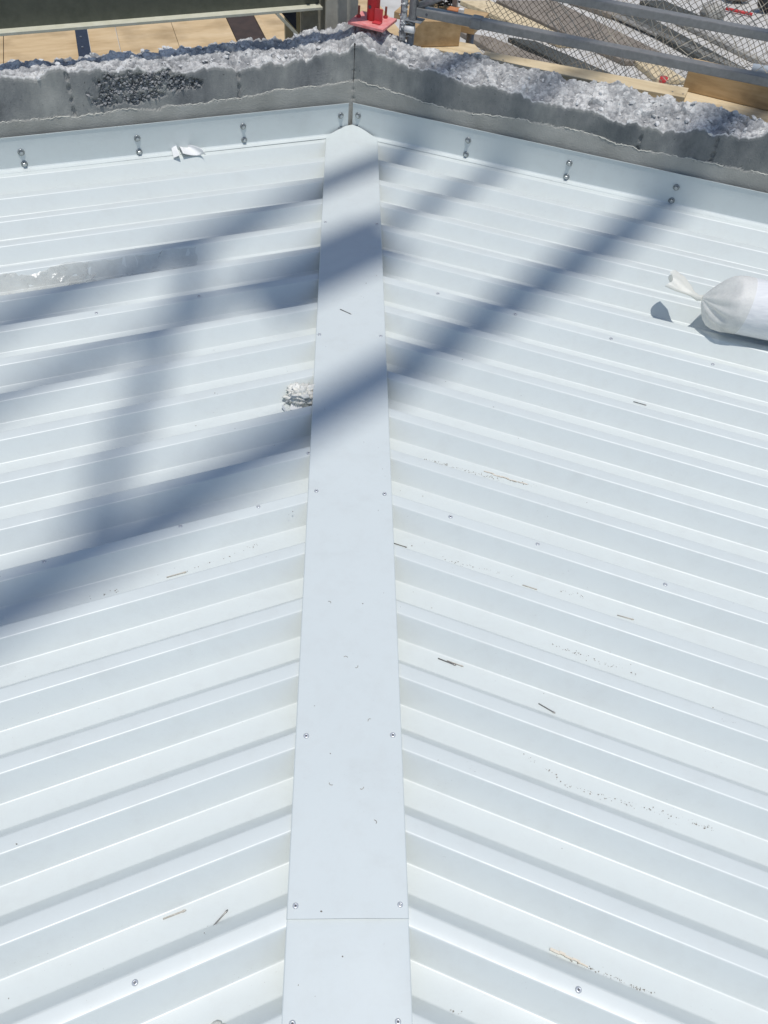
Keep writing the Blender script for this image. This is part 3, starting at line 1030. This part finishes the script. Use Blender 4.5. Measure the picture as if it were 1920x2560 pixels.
for pts, top, nm, lab, cat, mm in [
    ([(1.8, 14.23), (2.292, 14.321), (3.459, 12.671), (3.151, 12.622)], -2.93, 'timber_plank', 'pale timber plank lying on the ground seen through the net', 'plank', 'pale_wood'),
    ([(2.391, 14.34), (3.365, 14.52), (4.856, 12.215), (3.997, 12.086)], -2.93, 'steel_plate', 'wide brown steel plate on the ground between the two rails', 'steel plate', 'rust'),
    ([(4.30, 14.15), (4.72, 14.23), (5.925, 11.82), (5.525, 11.762)], -2.93, 'steel_girder', 'dark green steel girder on the ground right of the brown plate', 'girder', 'darksteel'),
    ([(5.24, 13.95), (5.38, 13.97), (6.46, 12.05), (6.34, 12.0)], -2.93, 'steel_channel', 'narrow grey steel channel on the ground right of the dark girder', 'steel bar', 'greysteel'),
    ([(4.857, 14.796), (5.284, 14.875), (5.77, 14.173), (5.294, 14.126)], -2.93, 'steel_crate', 'dark green steel crate at the top edge above the upper rail', 'crate', 'darksteel'),
    ([(3.62, 14.6), (3.947, 14.628), (4.427, 14.064), (4.2, 14.0)], -2.93, 'steel_box', 'brown steel box at the top edge left of the upper rail', 'box', 'rust'),
    ([(1.685, 12.86), (2.148, 12.712), (3.208, 11.596), (2.574, 11.403)], -2.93, 'steel_plate', 'brown steel plate on the ground below the lower rail', 'steel plate', 'rust'),
    ([(2.391, 12.752), (2.798, 12.659), (4.078, 11.175), (3.687, 11.0)], -2.93, 'steel_girder', 'dark steel girder on the ground showing between lower rail and long plank', 'girder', 'darksteel'),
    ([(4.12, 12.27), (4.493, 12.19), (4.787, 11.517), (4.347, 11.493)], -2.93, 'timber_plank', 'tan timber piece on the ground just above the end of the long plank', 'timber', 'pale_wood'),
]:
    site_bar(raise_pts(pts, top), top, top + 3.0 - .004, nm, lab, cat, M[mm])
for k in range(5):
    f_ = k / 4.0
    a_ = V((4.02 + .24 * f_, 13.99 - .08 * f_, 0)); b_ = V((5.655 + .197 * f_, 11.71 - .111 * f_, 0))
    t = thing('steel_rod', ['leftmost', 'second from left', 'middle', 'second from right', 'rightmost'][k] + ' grey steel rod of the bundle between brown plate and dark girder', 'rod', V((a_.x, a_.y, -3)), 'steel rods in a bundle on the ground')
    g = Geo(); g.tube([V((a_.x, a_.y, -2.95)), V((b_.x, b_.y, -2.95))], .022, 8); g.make('rod_body', t, M['greysteel'], True)


def blob(name, label, cat, c, r_, sc, m):
    bm = bmesh.new()
    bmesh.ops.create_icosphere(bm, subdivisions=3, radius=1.0)
    for v in bm.verts:
        v.co *= 1 + .22 * noise.fractal(v.co * 1.7 + V((c.x, 0, 0)), .6, 2, 3)
        v.co = V((v.co.x * r_ * sc[0], v.co.y * r_ * sc[1], v.co.z * r_ * sc[2]))
    me = bpy.data.meshes.new(name); bm.to_mesh(me); bm.free()
    o = link(name, me, None, m, True)
    o.location = c
    return tag(o, label, cat)


blob('sandbag', 'grey lumpy sack on the pale ground above the upper rail', 'sack', V((5.86, 14.1, -2.9)), .17, (1.2, .9, .7), M['greysteel'])
blob('sandbag', 'dark brown lumpy sack at the top edge left of the tyre', 'sack', V((6.55, 15.0, -2.9)), .15, (1.5, .8, .6), M['rust'])
ty = thing('rubber_tyre', 'black rubber tyre on the pale ground at the top right corner', 'tyre', V((6.95, 14.55, -3)))
g = Geo(); cen = V((6.95, 14.55, -2.74)); ring = [cen + V((math.cos(a_) * .17, 0, math.sin(a_) * .17)) for a_ in [2 * math.pi * k / 24 for k in range(25)]]
g.tube(ring, .085, 10, False); g.make('tread', ty, M['black'], True)
g = Geo(); g.tube([cen - V((0, .05, 0)), cen + V((0, .05, 0))], .09, 16); g.make('hub', ty, M['greysteel'], True)
t = thing('red_pole', 'red pole lying on the pale ground above the upper rail', 'pole', V((6.4, 14.4, -3)))
g = Geo(); g.tube([(6.217, 14.51, -2.96), (6.60, 14.30, -2.96)], .024, 10); g.make('pole_body', t, M['redplastic'], True)
t = thing('red_bucket', 'small red bucket on the ground at the end of the long plank', 'bucket', V((4.36, 11.3, -3)))
g = Geo(); g.tube([(4.36, 11.30, -2.99), (4.36, 11.30, -2.90)], [.045, .055], 14); g.make('bucket_body', t, M['redplastic'], True)
t = thing('plastic_pipe', 'pale blue plastic pipe end at the right edge above the lower rail', 'pipe', RF(1.5, .8, .22))
g = Geo(); g.tube([RF(1.385, .80, .243), RF(2.1, .80, .268)], .018, 16); g.make('pipe_body', t, M['bluewhite'], True)
for sx in (1.45, 2.0):
    g = Geo(); g.tube([RF(sx, .80, -3.0), RF(sx, .80, .232)], .012, 8); g.make('stand', t, M['galv'], True)
# small clutter right behind the corner, standing on a scaffold shelf
sh = thing('scaffold_shelf', 'weathered scaffold board shelf behind the splattered post', 'shelf', RF(.15, .56, .2))
g = Geo(); g.box(RF(-.02, .46, .270), DR * .34, -NR * .20, Z * .025); g.make('shelf_board', sh, M['brown_wood'], False, .002)
for tt in (.0, .28):
    g = Geo(); g.tube([RF(tt, .56, -3.0), RF(tt, .56, .269)], .016, 10); g.make('shelf_leg', sh, M['galv'], True)
t = thing('orange_brick', 'orange brick standing on the shelf behind the lower rail', 'brick', RF(.2, .50, .295))
g = Geo(); g.box(RF(.186, .50, .2955), DR * .045, -NR * .04, Z * .034); g.make('brick_body', t, M['orange'], False, .002)
t = thing('white_stub_post', 'short white stub beside the orange brick behind the lower rail', 'post', RF(.24, .50, .295))
g = Geo(); g.box(RF(.2335, .50, .2955), DR * .020, -NR * .02, Z * .042); g.make('stub_body', t, M['whiteplastic'], False, .002)
t = thing('grey_bracket', 'upright grey bracket behind the orange brick at the top edge', 'bracket', RF(.2, .55, .295))
g = Geo(); g.box(RF(.190, .552, .2955), DR * .020, -NR * .02, Z * .30); g.make('bracket_body', t, M['galv_dark'], False, .002)
t = thing('net_bundle', 'dark bundle of folded netting behind the diagonal tube', 'netting', RF(.1, .58, .295))
g = Geo()
for k in range(46):
    c0 = RF(random.uniform(.03, .19), random.uniform(.56, .65), .30 + random.uniform(0, .10))
    pts = [c0 + V((random.uniform(-.05, .05), random.uniform(-.03, .03), random.uniform(-.004, .03))) for _ in range(5)]
    g.tube(pts, .004, 5)
g.make('folded_cord', t, M['black'])['kind'] = 'stuff'

# ------------------------------------------------------------------ safety nets
def net(label, Pf, nu, nv, rad, m, name='safety_net'):
    g = Geo()
    for k in range(-nv, nu + 1):
        for sgn in (1, -1):
            run = []
            for j in range(nv + 1):
                i = k + j if sgn > 0 else k + nv - j
                if 0 <= i <= nu:
                    run.append(Pf(i / nu, j / nv))
                elif len(run) > 1:
                    g.tube(run, rad, 3, False); run = []
                else:
                    run = []
            if len(run) > 1: g.tube(run, rad, 3, False)
    o = g.make(name, None, m)
    return tag(o, label, 'net')


def net_far(u, v):
    t_, z_ = .10 + 3.1 * u, -.75 + 2.1 * v
    b = 1.35 + .10 * noise.noise(V((t_ * 2, z_ * 2, 1))) + .20 * (1 - v) - .25 * u
    return RF(t_ + .022 * noise.noise(V((t_ * 7, z_ * 7, 2))) + .008 * noise.noise(V((t_ * 25, z_ * 25, 2))), b, z_ + .022 * noise.noise(V((t_ * 7, z_ * 7, 5))) + .008 * noise.noise(V((t_ * 25, z_ * 25, 5))) - .06 * math.sin(u * math.pi))


def net_near(u, v):
    t_, z_ = .55 + 2.0 * u, -.25 + 1.25 * v
    b = .62 + .05 * noise.noise(V((t_ * 3, z_ * 3, 7))) + .10 * (1 - v)
    return RF(t_ + .032 * noise.noise(V((t_ * 8, z_ * 8, 2))), b, z_ + .032 * noise.noise(V((t_ * 8, z_ * 8, 5))))


net('fine brown safety net hanging beyond the right wall rails', net_far, 104, 70, .0015, M['net'])
net('coarse pale cord net hanging close behind the rails at right', net_near, 36, 22, .0015, M['net_pale'])

# ------------------------------------------------------------------ things lying on the roof
# white roll in a tied plastic bag
rt = thing('wrapped_roll', 'white roll in a milky plastic bag tied at its left end on the right roof', 'roll', V((1.2, 1.35, .02)))
ang = ANG + 0.097
RR = 0.082
ax = V((math.sin(ang), -math.cos(ang), SLOPE[1])).normalized()
A0 = K + NR * .8625 + V((0, 0, RR + .0005))
sideh = V((0, 0, 1)).cross(ax).normalized()
upv = ax.cross(sideh)
s0 = 1.495
def lathe(prof, seg, f=None):
    vs, fs = [], []
    for i, (s_, r_) in enumerate(prof):
        for k in range(seg):
            th = 2 * math.pi * k / seg
            rr, ss = (r_, s_) if f is None else f(s_, r_, th)
            c = A0 + ax * ss
            zz = upv * math.sin(th) * rr
            p = c + sideh * math.cos(th) * rr + zz
            p.z = max(p.z, .0035 + rise(p.x))
            vs.append(p)
    for i in range(len(prof) - 1):
        for k in range(seg):
            k2 = (k + 1) % seg
            fs.append((i * seg + k, i * seg + k2, (i + 1) * seg + k2, (i + 1) * seg + k))
    return vs, fs
vs, fs = lathe([(s0 + .018, .004), (s0 + .019, .05), (s0 + .020, RR - .003), (s0 + .024, RR - .0005)] + [(s0 + .04 + .05 * k, RR) for k in range(18)], 72,
               lambda s_, r_, th: (r_ * (1 + .006 * math.sin(th * 3 + s_ * 8)), s_))
g = Geo(); g.add(vs, fs); g.make('roll_body', rt, M['roll'], True)
def pleat(s_, r_, th):
    e = (s_ - (s0 - .070)) / .085
    amp = .22 * max(0, 1 - e) ** .6 * min(1, e * 3 + .3)
    sag = max(0.0, -math.sin(th)) ** .8 * .75 * math.sin(min(1, max(0, e)) * math.pi) ** .7
    r_ = r_ + (.0825 - r_) * sag
    return r_ * (1 + (1 - .6 * sag) * amp * (math.sin(th * 9 + 2 * math.sin(th * 2)) * .6 + math.sin(th * 5 + 1) * .5)), s_ + .006 * math.sin(th) * (e)
vs, fs = lathe([(s0 - .070, .009), (s0 - .064, .015), (s0 - .053, .029), (s0 - .038, .047), (s0 - .022, .063), (s0 - .006, .0755), (s0 + .010, .0825), (s0 + .024, .0833), (s0 + .05, .0830)], 90, pleat)
g = Geo(); g.add(vs, fs); g.make('bag_end', rt, M['bag'], True)
# neck and fan tail of the bag
nk = A0 + ax * (s0 - .070)
tip1 = A0 + ax * (s0 - .165) + sideh * .010
g = Geo()
cen_pts = [nk, nk - ax * .012 + V((0, 0, -.002)), nk - ax * .026 + sideh * .010, nk - ax * .045 + sideh * .022 + V((0, 0, .006)), nk - ax * .070 + sideh * .034 + V((0, 0, .012)), nk - ax * .100 + sideh * .044 + V((0, 0, .018))]
wid = [.009, .008, .009, .020, .031, .036]
thk = [.008, .008, .006, .007, .009, .010]
wd = (sideh * .9 + V((0, 0, .25)) + ax * .35).normalized()
vs, fs = [], []
seg = 40
for i, c in enumerate(cen_pts):
    for k in range(seg):
        th = 2 * math.pi * k / seg
        fl = 1 + .22 * math.sin(th * 6 + i) * (i / 5.0)
        off = -ax * (.012 * math.sin(3.1 * math.cos(th)) * (1 if i == 5 else 0))
        vs.append(c + wd * math.cos(th) * wid[i] + upv * math.sin(th) * thk[i] * fl + off)
for i in range(len(cen_pts) - 1):
    for k in range(seg):
        k2 = (k + 1) % seg
        fs.append((i * seg + k, i * seg + k2, (i + 1) * seg + k2, (i + 1) * seg + k))
g.add(vs, fs); g.make('bag_tail', rt, M['crumple'], True)

# clear film lying along a trough on the left
def film_sheet():
    nu, nv = 62, 9
    vs, fs = [], []
    for i in range(nu + 1):
        e = i / nu
        xx = -.485 - .83 * e
        for j in range(nv + 1):
            f_ = j / nv
            # across-rib offset inside trough n=4 (crest edge) .. n=5
            u = 4 * PER + .004 + (.108 - .05 * max(0, e - .35)) * f_ + .012 * noise.noise(V((e * 8, 1, 3))) * (1 - f_)
            if f_ > .7: u += (f_ - .7) / .3 * .022 * noise.noise(V((e * 14, 5, 3)))
            base = V((-.1, Y0, 0)) + NL * u
            k = (xx - base.x) / DL.x
            p = base + DL * k
            uu = u - 4 * PER
            h = -.045
            if uu < .0325: h = -.045 * uu / .0325
            elif uu > .0814: h = min(0, -.045 + .045 * (uu - .0814) / .0325)
            w = .0015 + .011 * random.random() ** 1.6 * (1 if 0 < j < nv else .3) * (1.0 if e < .5 else .75) + .006 * max(0, noise.noise(V((p.x * 12, p.y * 22, 4))))
            vs.append((p.x + random.uniform(-.006, .006), p.y + random.uniform(-.0035, .0035), h + rise(p.x) + max(.0012, w)))
    m = nv + 1
    for i in range(nu):
        for j in range(nv):
            fs.append((i * m + j, (i + 1) * m + j, (i + 1) * m + j + 1, i * m + j + 1))
    tri = []
    for q in fs:
        if random.random() < .5: tri += [(q[0], q[1], q[2]), (q[0], q[2], q[3])]
        else: tri += [(q[0], q[1], q[3]), (q[1], q[2], q[3])]
    o = mesh('plastic_film', vs, tri, None, M['film'], False)
    o.data.materials.append(M['film_milky'])
    for p in o.data.polygons:
        c = p.center
        if c.x + .05 * noise.noise(V((c.y * 40, c.x * 10, 1))) < -.80 or (noise.noise(V((c.x * 22, c.y * 40, 8))) > .42): p.material_index = 1
    return tag(o, 'crumpled clear plastic film lying in a roof trough at the left edge', 'plastic film')
film_sheet()

def crumpled(name, label, cat, c, size, m, seed, sub=5, amp=.42):
    bm = bmesh.new()
    bmesh.ops.create_icosphere(bm, subdivisions=sub, radius=1.0)
    for v in bm.verts:
        d = v.co.normalized()
        n1 = noise.fractal(d * 2.2 + V((seed, 0, 0)), .8, 2.2, 5)
        rg = 1 - abs(noise.noise(d * 4.5 + V((0, seed, 0)))) * 1.0
        k = .62 + amp * (rg - .5) + .28 * n1
        v.co = V((d.x * size[0], d.y * size[1], d.z * size[2])) * k
    me = bpy.data.meshes.new(name); bm.to_mesh(me); bm.free()
    o = link(name, me, None, m, True)
    o.location = c
    return tag(o, label, cat)

crumpled('crumpled_plastic', 'crumpled cream plastic wad against the left edge of the long cap strip', 'plastic wad', V((-.128, 1.040, -.020)), (.060, .042, .036), M['cream'], 3.3)
g = Geo()
lp = []
for k in range(18):
    a_ = k / 17 * 3.6 + 1.3
    lp.append(V((-.163 + .020 * math.cos(a_), 1.012 + .018 * math.sin(a_), -.040 + .006 * math.sin(k * .7))))
vs, fs = [], []
for i, p in enumerate(lp):
    w = .004 + .005 * math.sin(i / 17 * math.pi)
    vs += [p, p + V((.002, .001, w))]
for i in range(len(lp) - 1): fs.append((2 * i, 2 * i + 2, 2 * i + 3, 2 * i + 1))
g.add(vs, fs)
g.add([V((-.160, 1.000, -.036)), V((-.128, .998, -.035)), V((-.130, 1.020, -.028)), V((-.158, 1.022, -.032))], [(0, 1, 2, 3)])
o = g.make('plastic_scrap', None, M['paper'])
md = o.modifiers.new('solid', 'SOLIDIFY'); md.thickness = .0006
tag(o, 'curled white plastic scrap at the left of the crumpled cream wad', 'plastic scrap')

# curled paper scrap by the left flashing
def surf(x, y):
    """height of the roof sheet at (x, y)"""
    sd = -1 if x < 0 else 1
    n = NL if sd < 0 else NR
    u = (V((x, y, 0)) - V((sd * 0.1, Y0, 0))).dot(n) % PER
    if u < .0325: h = -.045 * u / .0325
    elif u < PER - .062: h = -.045
    elif u < PER - .0295: h = -.045 + .045 * (u - PER + .062) / .0325
    else: h = 0
    return h + rise(x)


g = Geo()
nu, nv = 16, 10
A_, B_, C_ = V((-.645, 2.372, 0)), V((-.606, 2.280, 0)), V((-.528, 2.296, 0))
pp = []
for i in range(nu + 1):
    for j in range(nv + 1):
        e, f_ = i / nu, j / nv
        q = A_.lerp(B_.lerp(C_, f_) + V((.012, .018, 0)) * math.sin(f_ * math.pi), .06 + .94 * e)
        lift = .006 + .020 * e * (2 * f_ - .9) ** 2 + .012 * math.sin(e * math.pi)
        pp.append(V((q.x, q.y, max(surf(q.x, q.y), surf(q.x, q.y - .012), surf(q.x, q.y + .012)) * .8 + lift)))
fs = [(i * (nv + 1) + j, (i + 1) * (nv + 1) + j, (i + 1) * (nv + 1) + j + 1, i * (nv + 1) + j + 1) for i in range(nu) for j in range(nv)]
g.add(pp, fs)
o = g.make('paper_scrap', None, M['paper'], True)
md = o.modifiers.new('solid', 'SOLIDIFY'); md.thickness = .0005
tag(o, 'curled triangular scrap of white paper below the left wall flashing', 'paper scrap')
g = Geo()
zc_ = surf(-.645, 2.30)
g.add([V((-.660, 2.345, zc_ + .022)), V((-.650, 2.368, zc_ + .030)), V((-.616, 2.270, zc_ + .016)), V((-.640, 2.272, zc_ + .004))], [(0, 1, 2, 3)])
g.make('folded_corner', o, M['paper'])

# plastic bit at the bottom edge
crumpled('plastic_scrap', 'small curled clear plastic scrap at the bottom edge left of the cap', 'plastic scrap', V((-.197, -.432, -.036)), (.022, .014, .014), M['crumple'], 8.1, 3)

# rivet mandrels and splinters
PINS = [((-.032, 1.401, .0090), (.001, 1.378, .0090), .0014, 'mandrel', 'dark rivet mandrel lying alone on the cap strip'),
        ((.104, .552, -.0436), (.135, .540, -.0432), .0013, 'mandrel', 'dark rivet mandrel sticking out from the right edge of the cap strip'),
        ((.393, .434, -.0386), (.425, .421, -.038), .0012, 'mandrel_pale', 'pale mandrel in the same trough as the grit, left of another pale one'),
        ((.594, .353, -.0346), (.629, .341, -.034), .0012, 'mandrel_pale', 'pale mandrel farthest right in the trough with the grit'),
        ((.188, .240, -.0420), (.225, .223, -.0415), .0015, 'mandrel', 'upper of two crossed mandrels on the right slope'),
        ((.206, .234, -.0408), (.240, .220, -.0406), .0012, 'mandrel_pale', 'lower of two crossed mandrels on the right slope'),
        ((.386, .135, -.0390), (.417, .113, -.038), .0014, 'mandrel', 'slanting mandrel with tan dust beside it on the right slope'),
        ((.792, 1.075, -.0308), (.826, 1.061, -.0306), .0012, 'mandrel', 'thin mandrel in a far trough well right of the cap strip'),
        ((-.402, .433, -.0350), (-.361, .450, -.036), .0014, 'mandrel_pale', 'long pale mandrel at the shadow edge on the left slope'),
        ((-.305, -.271, -.0380), (-.269, -.257, -.0386), .0016, 'mandrel_pale', 'pale splinter lying along a bright bend near the bottom left'),
        ((-.225, -.286, -.0398), (-.200, -.256, -.0404), .0014, 'mandrel', 'grey mandrel slanting across a trough near the bottom left')]
for a_, b_, r_, mm, lab in PINS:
    a_, b_ = V(a_), V(b_)
    t = thing('rivet_mandrel', lab, 'metal pin', (a_ + b_) / 2, 'spent rivet pins on the roof')
    d = b_ - a_
    r_ *= .85
    g = Geo(); g.tube([a_, a_ + d * .82, a_ + d * .86, a_ + d * .93, b_], [r_, r_, r_ * 1.5, r_ * 1.5, r_ * .5], 8)
    g.make('pin', t, M[mm], True)

# tan foam strips
for k, (a_, b_, n_, lab) in enumerate([((.330, .748), (.431, .704), 9, 'row of tan foam crumbs along a rib edge right of the cap'),
                                       ((.340, -.322), (.395, -.347), 5, 'tan foam strip in a trough near the bottom right')]):
    g = Geo()
    for i in range(n_):
        e = (i + .5) / n_
        x, y = a_[0] + (b_[0] - a_[0]) * e, a_[1] + (b_[1] - a_[1]) * e
        z = (.0015 if k == 0 else -.0425) + rise(x)
        dirv = V((b_[0] - a_[0], b_[1] - a_[1], 0)).normalized()
        w = .0032 if k == 0 else .004
        pr = V((-dirv.y, dirv.x, 0))
        L = random.uniform(.004, .010)
        o_ = V((x, y, z)) + pr * random.uniform(-.002, .002)
        g.box(o_ - dirv * L - pr * w * .5, dirv * 2 * L, pr * w * random.uniform(.5, 1.1), V((0, 0, random.uniform(.0015, .0035))))
    o = g.make('foam_strip', None, M['tan'])
    tag(o, lab, 'foam')

# grit collected in the troughs: nobody could count it
g = Geo()
SEG = [(.19, .834, .374, .767, 150), (.374, .767, .478, .745, 22), (.22, .504, .377, .459, 45), (.477, .421, .556, .389, 18), (.434, .279, .608, .20, 60),
       (.411, -.036, .674, -.121, 110), (.34, .025, .412, -.031, 20), (.622, .094, .823, .015, 36), (.142, -.257, .242, -.291, 40), (.346, -.335, .39, -.346, 30),
       (.382, -.345, .504, -.391, 100), (-.558, .37, -.495, .398, 14), (-.374, .447, -.207, .539, 30), (-.245, -.285, -.221, -.288, 5), (.126, -.402, .185, -.413, 30)]
for x0, y0, x1, y1, n_ in SEG:
    for k in range(int(n_ * .8)):
        e = random.random() ** 1.2 if random.random() < .5 else random.random()
        x, y = x0 + (x1 - x0) * e, y0 + (y1 - y0) * e + random.gauss(0, .0028)
        r_ = random.choice([.0005, .0007, .0007, .0009, .0013])
        chip(g, V((x, y, -.045 + rise(x) + r_ * .4)), r_)
c1 = g.make('trough_grit', None, M['grit'])
tag(c1, None, None, None, 'stuff')
g = Geo()
for k in range(120):
    s = random.choice((-1, 1))
    n_ = random.randint(8, 20)
    uu = random.choice([random.uniform(.036, .080), random.uniform(.036, .080), random.uniform(-.026, -.003)])
    base = V((s * .1, Y0, 0)) + (NL if s < 0 else NR) * (n_ * PER + uu)
    p = base + (DL if s < 0 else DR) * random.uniform(.02, 1.0)
    r_ = random.choice([.0007, .0008, .001, .0014])
    chip(g, V((p.x, p.y, (-.045 if uu > 0 else .0) + rise(p.x) + r_ * .4)), r_)
for k in range(26):
    x, y = random.uniform(-.09, .09), random.uniform(-.5, 1.6)
    r_ = random.choice([.0007, .0008, .001, .0014])
    chip(g, V((x, y, (.0078 if y > -.285 else .0036) + r_ * .3)), r_)
for k in range(7):
    a_ = random.uniform(0, 6.28); x, y = random.uniform(-.05, .05), random.uniform(-.25, .9)
    pts = [V((x, y, .0084)) + V((math.cos(a_ + .5 * q) * .0025 * q, math.sin(a_ + .5 * q) * .0025 * q, 0)) for q in range(4)]
    g.tube(pts, .0005, 4)
c2 = g.make('swarf', None, M['grit'])
tag(c2, None, None, None, 'stuff')

# ------------------------------------------------------------------ unseen bars added high overhead to cast the roof's shadow bands
HD = 15.0
OFF = SUN * HD


def over(name, x0, y0, x1, y1, w, label, hd=HD, ext=3.0, cat='steel beam'):
    a_, b_ = V((x0, y0, 0)), V((x1, y1, 0))
    d = (b_ - a_).normalized()
    a_, b_ = a_ - d * ext, b_ + d * ext
    n_ = V((-d.y, d.x, 0))
    t = thing(name, label, cat, (a_ + b_) / 2 + SUN * hd)
    g = Geo()
    g.box(a_ - n_ * w / 2 + SUN * hd, b_ - a_, n_ * w, Z * .012)
    g.make('bottom_flange', t, M['olive'])
    g = Geo(); g.box(a_ - n_ * .004 + SUN * hd + Z * .0125, b_ - a_, n_ * .008, Z * .10); g.make('web', t, M['olive'])
    return t


over('shade_bar', 1.256, 2.240, -.715, .322, .145, 'unseen overhead bar added to shade the near diagonal band of the roof')
over('shade_bar', .231, 2.481, -.977, 1.287, .115, 'unseen overhead bar added to shade the far diagonal band of the roof')
over('shade_bar', .597, 2.394, -.893, .960, .078, 'unseen overhead bar added to shade the middle band of the roof')
over('shade_plate', .13, 1.85, -.29, 1.45, .26, 'short unseen overhead plate added to shade the patch across the cap', HD + .03, 0.0, 'gangway')
over('shade_strip', -.475, 1.66, -.600, .46, .070, 'unseen overhead strip added to shade the cross band on the left', HD + .03, 0.05, 'strut')
